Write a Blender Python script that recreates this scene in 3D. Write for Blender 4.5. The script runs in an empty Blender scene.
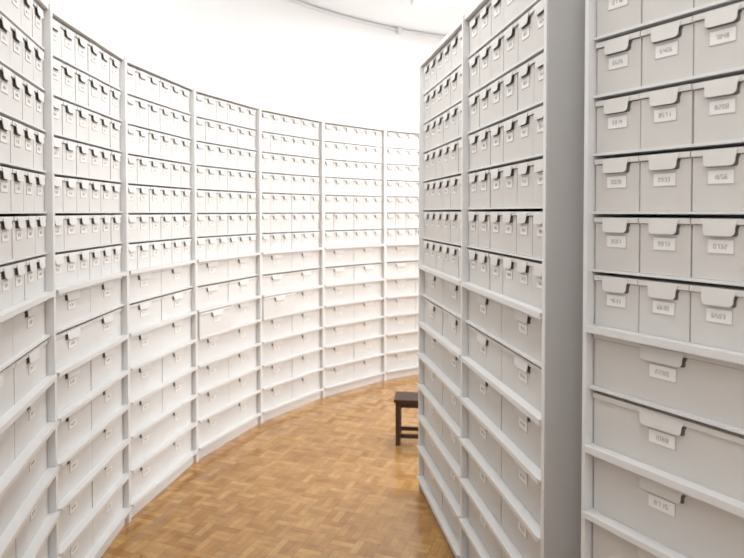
import bpy, math, random
from mathutils import Vector
random.seed(7)
sc = bpy.context.scene
sc.view_settings.view_transform = 'Standard'
sc.view_settings.look = 'None'
sc.view_settings.exposure = 0.0

# ------------------------------------------------------------ materials
def mat(name, col, rough=0.5, spec=0.4, noise=0.0, nscale=8.0, bump=0.0):
    m = bpy.data.materials.new(name); m.use_nodes = True
    nt = m.node_tree; b = nt.nodes['Principled BSDF']
    b.inputs['Base Color'].default_value = (*col, 1)
    b.inputs['Roughness'].default_value = rough
    b.inputs['Specular IOR Level'].default_value = spec
    tc = nt.nodes.new('ShaderNodeTexCoord')
    n = nt.nodes.new('ShaderNodeTexNoise'); n.inputs['Scale'].default_value = nscale
    n.inputs['Detail'].default_value = 4
    nt.links.new(tc.outputs['Object'], n.inputs['Vector'])
    mx = nt.nodes.new('ShaderNodeMixRGB')
    mx.inputs[1].default_value = (*[c*(1-noise) for c in col], 1)
    mx.inputs[2].default_value = (*[min(1, c*(1+noise)) for c in col], 1)
    nt.links.new(n.outputs['Fac'], mx.inputs[0])
    nt.links.new(mx.outputs[0], b.inputs['Base Color'])
    if bump:
        bp = nt.nodes.new('ShaderNodeBump'); bp.inputs['Strength'].default_value = bump
        bp.inputs['Distance'].default_value = 0.002
        nt.links.new(n.outputs['Fac'], bp.inputs['Height'])
        nt.links.new(bp.outputs[0], b.inputs['Normal'])
    return m

M_metal = mat('shelf_white_metal', (0.80, 0.80, 0.80), 0.38, 0.5, 0.02)
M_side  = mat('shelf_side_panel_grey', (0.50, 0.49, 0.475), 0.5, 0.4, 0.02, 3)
M_boxL  = mat('box_cardboard_white', (0.77, 0.77, 0.765), 0.6, 0.3, 0.03, 12, 0.1)
M_lidL  = mat('box_lid_cardboard_white', (0.81, 0.81, 0.805), 0.55, 0.3, 0.03, 12)
M_box   = mat('box_cardboard', (0.70, 0.68, 0.65), 0.6, 0.3, 0.03, 12, 0.1)
M_lid   = mat('box_lid_cardboard', (0.75, 0.73, 0.70), 0.55, 0.3, 0.03, 12)
M_dark  = mat('box_painted_shade', (0.17, 0.17, 0.175), 0.8, 0.2)  # dark grey standing in for shade under box lids and tongues
M_label = mat('label_paper', (0.93, 0.92, 0.90), 0.6, 0.3)
M_ink   = mat('label_ink', (0.33, 0.31, 0.31), 0.7, 0.2)
M_holder= mat('label_holder', (0.58, 0.575, 0.56), 0.35, 0.5)
M_wall  = mat('wall_plaster', (0.87, 0.885, 0.90), 0.8, 0.2, 0.015, 2.0)
M_ceil  = mat('ceiling_plaster', (0.84, 0.865, 0.89), 0.85, 0.2, 0.015, 2.0)
M_pipe  = mat('cornice_grey', (0.74, 0.765, 0.78), 0.4, 0.4)
M_stool = mat('stool_dark_wood', (0.060, 0.026, 0.017), 0.4, 0.4, 0.3, 25)

def floor_mat():
    m = bpy.data.materials.new('floor_parquet'); m.use_nodes = True
    nt = m.node_tree; N = nt.nodes; L = nt.links; b = N['Principled BSDF']
    tc = N.new('ShaderNodeTexCoord')
    mp = N.new('ShaderNodeMapping'); mp.inputs['Rotation'].default_value = (0, 0, math.radians(20))
    L.new(tc.outputs['Object'], mp.inputs['Vector'])
    BS = 0.115
    def brick(rot, off):
        mm = N.new('ShaderNodeMapping'); mm.inputs['Rotation'].default_value = (0, 0, rot)
        mm.inputs['Location'].default_value = off
        L.new(mp.outputs[0], mm.inputs['Vector'])
        br = N.new('ShaderNodeTexBrick')
        br.offset = 0.0; br.inputs['Scale'].default_value = 1.0
        br.inputs['Brick Width'].default_value = BS
        br.inputs['Row Height'].default_value = BS/3
        br.inputs['Mortar Size'].default_value = 0.0008
        br.inputs['Mortar Smooth'].default_value = 0.3
        br.inputs['Bias'].default_value = 0.0
        br.inputs['Color1'].default_value = (0.56, 0.325, 0.120, 1)
        br.inputs['Color2'].default_value = (0.39, 0.190, 0.058, 1)
        br.inputs['Mortar'].default_value = (0.20, 0.09, 0.03, 1)
        L.new(mm.outputs[0], br.inputs['Vector'])
        return br
    b1 = brick(0, (0, 0, 0)); b2 = brick(math.pi/2, (0, 0, 0))
    ch = N.new('ShaderNodeTexChecker'); ch.inputs['Scale'].default_value = 1/BS
    L.new(mp.outputs[0], ch.inputs['Vector'])
    mix = N.new('ShaderNodeMixRGB'); L.new(ch.outputs['Fac'], mix.inputs[0])
    L.new(b1.outputs['Color'], mix.inputs[1]); L.new(b2.outputs['Color'], mix.inputs[2])
    nz = N.new('ShaderNodeTexNoise'); nz.inputs['Scale'].default_value = 14; nz.inputs['Detail'].default_value = 6
    L.new(mp.outputs[0], nz.inputs['Vector'])
    mul = N.new('ShaderNodeMixRGB'); mul.blend_type = 'OVERLAY'; mul.inputs[0].default_value = 0.5
    L.new(mix.outputs[0], mul.inputs[1]); L.new(nz.outputs['Fac'], mul.inputs[2])
    L.new(mul.outputs[0], b.inputs['Base Color'])
    b.inputs['Roughness'].default_value = 0.18
    b.inputs['Specular IOR Level'].default_value = 0.85
    n2 = N.new('ShaderNodeTexNoise'); n2.inputs['Scale'].default_value = 9
    L.new(mp.outputs[0], n2.inputs['Vector'])
    bp = N.new('ShaderNodeBump'); bp.inputs['Strength'].default_value = 0.5; bp.inputs['Distance'].default_value = 0.009
    L.new(n2.outputs['Fac'], bp.inputs['Height']); L.new(bp.outputs[0], b.inputs['Normal'])
    return m
M_floor = floor_mat()

def emit_mat(name, col, s):
    m = bpy.data.materials.new(name); m.use_nodes = True
    b = m.node_tree.nodes['Principled BSDF']
    b.inputs['Base Color'].default_value = (*col, 1)
    b.inputs['Emission Color'].default_value = (*col, 1)
    b.inputs['Emission Strength'].default_value = s
    return m
M_tube = emit_mat('fluorescent_tube', (0.95, 0.98, 1.0), 1.5)

# ------------------------------------------------------------ mesh builder
class MB:
    def __init__(s, mats): s.v = []; s.f = []; s.mi = []; s.mats = mats; s.T = lambda a, b, c: (a, b, c)
    def prism(s, pts_back, pts_front, m):
        n = len(pts_back); o = len(s.v)
        s.v += [s.T(*p) for p in pts_back] + [s.T(*p) for p in pts_front]
        s.f.append(tuple(range(o, o+n))); s.f.append(tuple(reversed(range(o+n, o+2*n))))
        for i in range(n):
            j = (i+1) % n
            s.f.append((o+j, o+i, o+n+i, o+n+j))
        s.mi += [s.mats.index(m)]*(n+2)
    def box(s, x0, x1, y0, y1, z0, z1, m):
        s.prism([(x0,y0,z0),(x1,y0,z0),(x1,y0,z1),(x0,y0,z1)], [(x0,y1,z0),(x1,y1,z0),(x1,y1,z1),(x0,y1,z1)], m)
    def obj(s, name, parent=None, bevel=0):
        me = bpy.data.meshes.new(name); me.from_pydata(s.v, [], s.f); me.update()
        for m in s.mats: me.materials.append(m)
        me.polygons.foreach_set('material_index', s.mi)
        import bmesh
        bm = bmesh.new(); bm.from_mesh(me); bmesh.ops.recalc_face_normals(bm, faces=bm.faces); bm.to_mesh(me); bm.free()
        o = bpy.data.objects.new(name, me); sc.collection.objects.link(o)
        if parent: o.parent = parent
        if bevel:
            bv = o.modifiers.new('bevel', 'BEVEL'); bv.width = bevel; bv.segments = 2; bv.limit_method = 'ANGLE'
        return o

def empty(name, loc=(0,0,0)):
    e = bpy.data.objects.new(name, None); e.location = loc; e.empty_display_size = 0.2
    sc.collection.objects.link(e); return e

DEPTH = 0.30
ZP = 0.075            # plinth
Z1 = 0.945            # thick shelf 1 (bottom section top)
Z2 = 1.262            # thick shelf 2
CM = {'box': None, 'lid': None}
def tongue_poly(cx, w, ztop, h, r):
    pts = [(cx-w/2*1.12, ztop), (cx-w/2, ztop-h*0.45)]
    for k in range(5):
        a = math.pi + k/4*math.pi/2
        pts.append((cx-w/2+r+r*math.cos(a), ztop-h+r+r*math.sin(a)))
    for k in range(5):
        a = 1.5*math.pi + k/4*math.pi/2
        pts.append((cx+w/2-r+r*math.cos(a), ztop-h+r+r*math.sin(a)))
    pts += [(cx+w/2, ztop-h*0.45), (cx+w/2*1.12, ztop)]
    return pts

def archive_box(B, s0, s1, z0, h, wide, pull=0.0):
    MBX, MLD = CM['box'], CM['lid']
    g = 0.0018; s0 += g; s1 -= g
    tf = -0.022 + pull + random.uniform(-0.002, 0.002)
    tb = -DEPTH + 0.02 + pull
    w = s1 - s0; cx = (s0+s1)/2
    rim = 0.013
    B.box(s0, s1, tb, tf, z0, z0+h-rim*0.5, MBX)
    B.box(s0-0.0005, s1+0.0005, tb-0.002, tf+0.006, z0+h-rim, z0+h, MLD)
    B.box(s0+0.001, s1-0.001, tf-0.001, tf+0.0006, z0+h-rim-0.0022, z0+h-rim, M_dark)  # dark strip paints the shadow line below the lid rim
    tw = w*0.54 if not wide else 0.105
    th = 0.034
    ztop = z0+h-rim*0.3
    pr = tongue_poly(cx, tw*1.06, z0+h-rim, th*0.76, 0.006)
    B.prism([(a, tf-0.001, b) for a, b in pr], [(a, tf+0.0006, b) for a, b in pr], M_dark)  # no real hole: dark patch painting the shade behind the tongue
    pt = tongue_poly(cx, tw, ztop, th, 0.010)
    def ty(z, add): 
        k = (ztop - z)/th
        return tf + 0.006 + 0.004*k**0.8 + add
    B.prism([(a, ty(b, -0.0), b) for a, b in pt], [(a, ty(b, 0.0022), b) for a, b in pt], MLD)
    lw, lh = (0.058, 0.032) if not wide else (0.070, 0.034)
    lz = z0 + h - th - lh - 0.011
    B.box(cx-lw/2, cx+lw/2, tf-0.001, tf+0.0015, lz, lz+lh, M_holder)
    B.box(cx-lw/2+0.0015, cx+lw/2-0.0015, tf-0.001, tf+0.0021, lz+0.0015, lz+lh-0.0015, M_label)
    SEG = {0:'abcdef',1:'bc',2:'abged',3:'abgcd',4:'fgbc',5:'afgcd',6:'afgedc',7:'abc',8:'abcdefg',9:'abcdfg'}
    dw, dh, tk = lw*0.075, lh*0.28, 0.0011
    x = cx + lw*0.25; zc = lz + lh*0.36
    for k in range(4):
        dgt = random.randint(0, 9)
        L_, R_ = x, x-dw
        for sg in SEG[dgt]:
            if sg in 'agd':
                zz = {'a': zc+dh, 'g': zc+dh/2, 'd': zc}[sg]
                B.box(R_, L_, tf, tf+0.0025, zz-tk/2, zz+tk/2, M_ink)
            else:
                xx = R_ if sg in 'bc' else L_
                zlo = zc+dh/2 if sg in 'bf' else zc
                B.box(xx-tk/2, xx+tk/2, tf, tf+0.0025, zlo, zlo+dh/2, M_ink)
        x -= lw*0.135

def bay(F, B, A, Bp, top, n_small=6, pulls=(), PW=0.014):
    A = Vector(A); Bp = Vector(Bp); u = (Bp-A); Lg = u.length; u.normalize()
    n = Vector((-u.y, u.x))
    def T(s, t, z): return (A.x+u.x*s+n.x*t, A.y+u.y*s+n.y*t, z)
    F.T = T; B.T = T
    H = top
    F.box(-PW+0.0, PW, -DEPTH, 0.006, 0, H, M_metal)
    F.box(PW, Lg-PW, -DEPTH, -DEPTH+0.008, 0.02, H-0.01, M_metal)
    F.box(PW, Lg-PW, -DEPTH+0.01, -0.012, 0, ZP, M_metal)
    F.box(PW, Lg-PW, -DEPTH+0.008, 0.0, H-0.022, H-0.001, M_metal)
    def rows(za, zb, n, cols, wide, lip, tag):
        p = (zb-za)/n; st = 0.007
        for r in range(n):
            z = za + p*r
            z_st = st if (r > 0 or tag == 0) else 0.010
            if r > 0 or tag == 0:
                F.box(PW, Lg-PW, -DEPTH+0.008, lip, z, z+st, M_metal)
                if tag == 0:
                    F.box(PW, Lg-PW, lip-0.003, lip+0.001, z-0.004, z+st+0.004, M_metal)
            h = p - z_st - (0.010 if not wide else 0.012)
            cw = (Lg-2*PW-0.006)/cols
            for c in range(cols):
                pull = 0
                if (tag, r, c) in pulls: pull = 0.035
                archive_box(B, PW+0.003+cw*c, PW+0.003+cw*(c+1), z+z_st+0.0005, h, wide, pull)
    rows(ZP, Z1, 5, 2, True, 0.018, 0)
    for zz in (Z1, Z2):
        F.box(PW, Lg-PW, -DEPTH+0.008, 0.012, zz, zz+0.010, M_metal)
        F.box(PW, Lg-PW, 0.006, 0.014, zz-0.006, zz+0.012, M_metal)
    rows(Z1, Z2, 2, 2, True, -0.006, 1)
    rows(Z2, H-0.022, 7, n_small, False, -0.014, 2)
    return T, Lg

FM = [M_metal, M_side]

# ------------------------------------------------------------ shelving: curved run along the wall
C = Vector((2.34, 2.75)); R = 3.58; STEP = 11.9
def cp(a, r=R): a = math.radians(a); return (C.x+r*math.cos(a), C.y+r*math.sin(a))
u1 = empty('archive_shelving_unit', (cp(152)[0], cp(152)[1], 0))
def finish(F, B, unit):
    for ob in (F.obj('frame'), B.obj('archive_boxes')):
        ob.parent = unit; ob.matrix_parent_inverse = unit.matrix_basis.inverted()
def boxmats(b, l):
    CM['box'] = b; CM['lid'] = l
    return [b, l, M_dark, M_label, M_ink, M_holder]
F = MB(FM); B = MB(boxmats(M_boxL, M_lidL))
angs = [128.3 + STEP*k for k in range(-3, 8)]   # far -> near
for i in range(len(angs)-1):
    pulls = ()
    if abs(angs[i]-152.1) < 0.1: pulls = ((0, 4, 1),)
    if abs(angs[i]-140.2) < 0.1: pulls = ((0, 4, 1),)
    bay(F, B, cp(angs[i]), cp(angs[i+1]), 2.345, pulls=pulls)
A = Vector(cp(angs[-1])); d = (C-A).normalized(); u = Vector((d.y, -d.x))
F.T = lambda s, t, z: (A.x+u.x*s+d.x*t, A.y+u.y*s+d.y*t, z)
F.box(-0.017, 0.017, -DEPTH, 0.006, 0, 2.345, M_metal)
finish(F, B, u1)

# ------------------------------------------------------------ free standing straight shelving
def straight(name, A, Bp, nb, top, PW):
    A = Vector(A); Bp = Vector(Bp)
    un = empty(name, ((A.x+Bp.x)/2, (A.y+Bp.y)/2, 0))
    F = MB(FM); B = MB(boxmats(M_box, M_lid))
    for i in range(nb):
        p = A + (Bp-A)*i/nb; q = A + (Bp-A)*(i+1)/nb
        T, Lg = bay(F, B, p, q, top, PW=PW)
    F.box(Lg-PW, Lg+0.006, -DEPTH, 0.006, 0, top, M_metal)
    u = (Bp-A).normalized(); n = Vector((-u.y, u.x))
    F.T = lambda s, t, z: (A.x+u.x*s+n.x*t, A.y+u.y*s+n.y*t, z)
    F.box(-PW-0.007, -PW, -DEPTH, 0.004, 0, top, M_side)
    finish(F, B, un)
    return un
straight('archive_shelving_unit', (0.507, 1.75), (0.269, 3.36), 2, 2.40, 0.009)
N0 = Vector((0.566, 1.580)); dn = Vector((0.225, -0.37)).normalized()
straight('archive_shelving_unit', tuple(N0 + dn*0.80), tuple(N0), 1, 2.345, 0.006)

# ------------------------------------------------------------ room shell
RI, RO, HC = 3.95, 4.07, 3.43
win = [(20, 44), (50, 74)]; WZ0, WZ1 = 0.9, 2.9
def wall(name, a0, a1, step=2):
    W = MB([M_wall])
    a = a0
    while a < a1:
        b = a+step
        def seg(z0, z1):
            p = [cp(a, RO), cp(b, RO)]; q = [cp(a, RI), cp(b, RI)]
            W.prism([(*p[0], z0), (*p[1], z0), (*p[1], z1), (*p[0], z1)], [(*q[0], z0), (*q[1], z0), (*q[1], z1), (*q[0], z1)], M_wall)
        am = (a+b)/2
        if any(w0 < am < w1 for w0, w1 in win):
            seg(0, WZ0); seg(WZ1, HC)
        else: seg(0, HC)
        a = b
    W.obj(name)
wall('wall_left', 90, 270)
wall('wall_right', -90, 90)
def disc(name, z0, z1, r, m):
    D = MB([m]); n = 120
    D.prism([(C.x+r*math.cos(2*math.pi*k/n), C.y+r*math.sin(2*math.pi*k/n), z0) for k in range(n)],
            [(C.x+r*math.cos(2*math.pi*k/n), C.y+r*math.sin(2*math.pi*k/n), z1) for k in range(n)], m)
    return D.obj(name)
disc('floor', -0.08, 0.0, RO, M_floor)
disc('ceiling', HC, HC+0.1, RO, M_ceil)
for i, (w0, w1) in enumerate(win):
    W = MB([M_wall])
    for k in range(w0, w1, 2):
        for (z0, z1) in ((WZ0, WZ0+0.05), (WZ1-0.05, WZ1), (1.95, 1.99)):
            a, b = cp(k, 4.03), cp(k+2, 4.03); c, d2 = cp(k, 3.99), cp(k+2, 3.99)
            W.prism([(*a, z0), (*b, z0), (*b, z1), (*a, z1)], [(*c, z0), (*d2, z0), (*d2, z1), (*c, z1)], M_wall)
    for k in (w0, (w0+w1)/2-0.4, w1-0.8):
        a, b = cp(k, 4.03), cp(k+0.8, 4.03); c, d2 = cp(k, 3.99), cp(k+0.8, 3.99)
        W.prism([(*a, WZ0), (*b, WZ0), (*b, WZ1), (*a, WZ1)], [(*c, WZ0), (*d2, WZ0), (*d2, WZ1), (*c, WZ1)], M_wall)
    W.obj('window_%d' % (i+1))
W = MB([M_pipe])
a = 60
while a < 240:
    b = a+2; z0, z1 = HC-0.032, HC-0.012
    p0, p1, q0, q1 = cp(a, RI-0.002), cp(b, RI-0.002), cp(a, RI-0.022), cp(b, RI-0.022)
    W.prism([(*p0, z0), (*p1, z0), (*p1, z1), (*p0, z1)], [(*q0, z0), (*q1, z0), (*q1, z1), (*q0, z1)], M_pipe)
    a = b
for a in (98, 121.5, 145, 168.5):
    b = a+0.6; z0, z1 = HC-0.06, HC-0.0
    p0, p1, q0, q1 = cp(a, RI-0.002), cp(b, RI-0.002), cp(a, RI-0.04), cp(b, RI-0.04)
    W.prism([(*p0, z0), (*p1, z0), (*p1, z1), (*p0, z1)], [(*q0, z0), (*q1, z0), (*q1, z1), (*q0, z1)], M_pipe)
W.obj('trim_1')

# ------------------------------------------------------------ ceiling lamps
def lamp(x, y, rot, e):
    par = empty('fluorescent_ceiling_lamp', (x, y, HC))
    par.rotation_euler = (0, 0, rot)
    D = MB([M_metal]); D.box(-0.62, 0.62, -0.06, 0.06, -0.035, 0.0, M_metal)
    D.obj('housing', par, 0.006)
    for sx in (-0.61, 0.59):
        D = MB([M_metal]); D.box(sx, sx+0.02, -0.045, 0.045, -0.07, -0.035, M_metal); D.obj('end_cap', par, 0.003)
    for yy in (-0.025, 0.025):
        D = MB([M_tube]); n = 12; r = 0.013
        D.prism([(-0.59, yy+r*math.cos(2*math.pi*k/n), -0.052+r*math.sin(2*math.pi*k/n)) for k in range(n)],
                [(0.59, yy+r*math.cos(2*math.pi*k/n), -0.052+r*math.sin(2*math.pi*k/n)) for k in range(n)], M_tube)
        D.obj('tube', par)
    l = bpy.data.lights.new('lamp_light', 'AREA'); l.shape = 'RECTANGLE'; l.size = 1.15; l.size_y = 0.1
    l.energy = e; l.color = (0.99, 0.99, 0.985)
    lo = bpy.data.objects.new('lamp_light', l); lo.location = (0, 0, -0.075); lo.parent = par
    sc.collection.objects.link(lo)
lamp(0.95, 5.25, math.radians(3), 41)
lamp(-0.25, 2.6, math.radians(80), 21)  # this and the lamps below are unseen, added to light the room
lamp(0.2, 0.3, math.radians(60), 13)
lamp(2.6, 3.6, 0, 26)
lamp(2.4, 1.0, 0, 10)

for (w0, w1) in win:
    am = (w0+w1)/2
    l = bpy.data.lights.new('window_daylight', 'AREA'); l.shape = 'RECTANGLE'; l.size = 1.7; l.size_y = 2.1
    l.energy = 128; l.color = (1.0, 0.995, 0.985)
    lo = bpy.data.objects.new('window_daylight', l); p = cp(am, 4.25)
    lo.location = (*p, 1.95)
    dr = Vector((C.x-p[0], C.y-p[1], -0.1))
    lo.rotation_euler = dr.to_track_quat('-Z', 'Z').to_euler()
    sc.collection.objects.link(lo)
w = bpy.data.worlds.new('world'); sc.world = w; w.use_nodes = True
w.node_tree.nodes['Background'].inputs[0].default_value = (0.85, 0.92, 1, 1)
w.node_tree.nodes['Background'].inputs[1].default_value = 1.0

# ------------------------------------------------------------ stool
st = empty('wooden_stool', (0.355, 4.06, 0)); st.rotation_euler = (0, 0, math.radians(-6))
def part(nm, *a, bev=0.004):
    D = MB([M_stool]); D.box(*a, M_stool); D.obj(nm, st, bev)
W2, D2, HS, LG = 0.19, 0.085, 0.315, 0.032
part('seat', -W2-0.01, W2+0.01, -D2-0.01, D2+0.01, HS-0.024, HS)
k = 1
for sx in (-1, 1):
    for sy in (-1, 1):
        x0 = sx*W2 - (LG if sx > 0 else 0); y0 = sy*D2 - (LG if sy > 0 else 0)
        part('leg_%d' % k, x0, x0+LG, y0, y0+LG, 0, HS-0.024); k += 1
for sy in (-1, 1):
    y = sy*(D2-0.015)
    part('apron', -W2+LG, W2-LG, y-0.008, y+0.008, HS-0.06, HS-0.024)
    part('stretcher', -W2+LG, W2-LG, y-0.008, y+0.008, 0.05, 0.078)
for sx in (-1, 1):
    x = sx*(W2-0.015)
    part('apron', x-0.008, x+0.008, -D2+LG, D2-LG, HS-0.06, HS-0.024)
    part('stretcher', x-0.008, x+0.008, -D2+LG, D2-LG, 0.12, 0.145)

# ------------------------------------------------------------ camera
TILT = 1.3
cam = bpy.data.cameras.new('camera'); co = bpy.data.objects.new('camera', cam)
co.location = (0, 0, 1.57); co.rotation_euler = (math.radians(90-TILT), 0, 0)
cam.sensor_width = 36; cam.lens = 600/744*36
cam.shift_y = -(67-600*math.tan(math.radians(TILT)))/744
cam.clip_start = 0.05
cam.dof.use_dof = True; cam.dof.focus_distance = 2.0; cam.dof.aperture_fstop = 3.2
sc.collection.objects.link(co); sc.camera = co
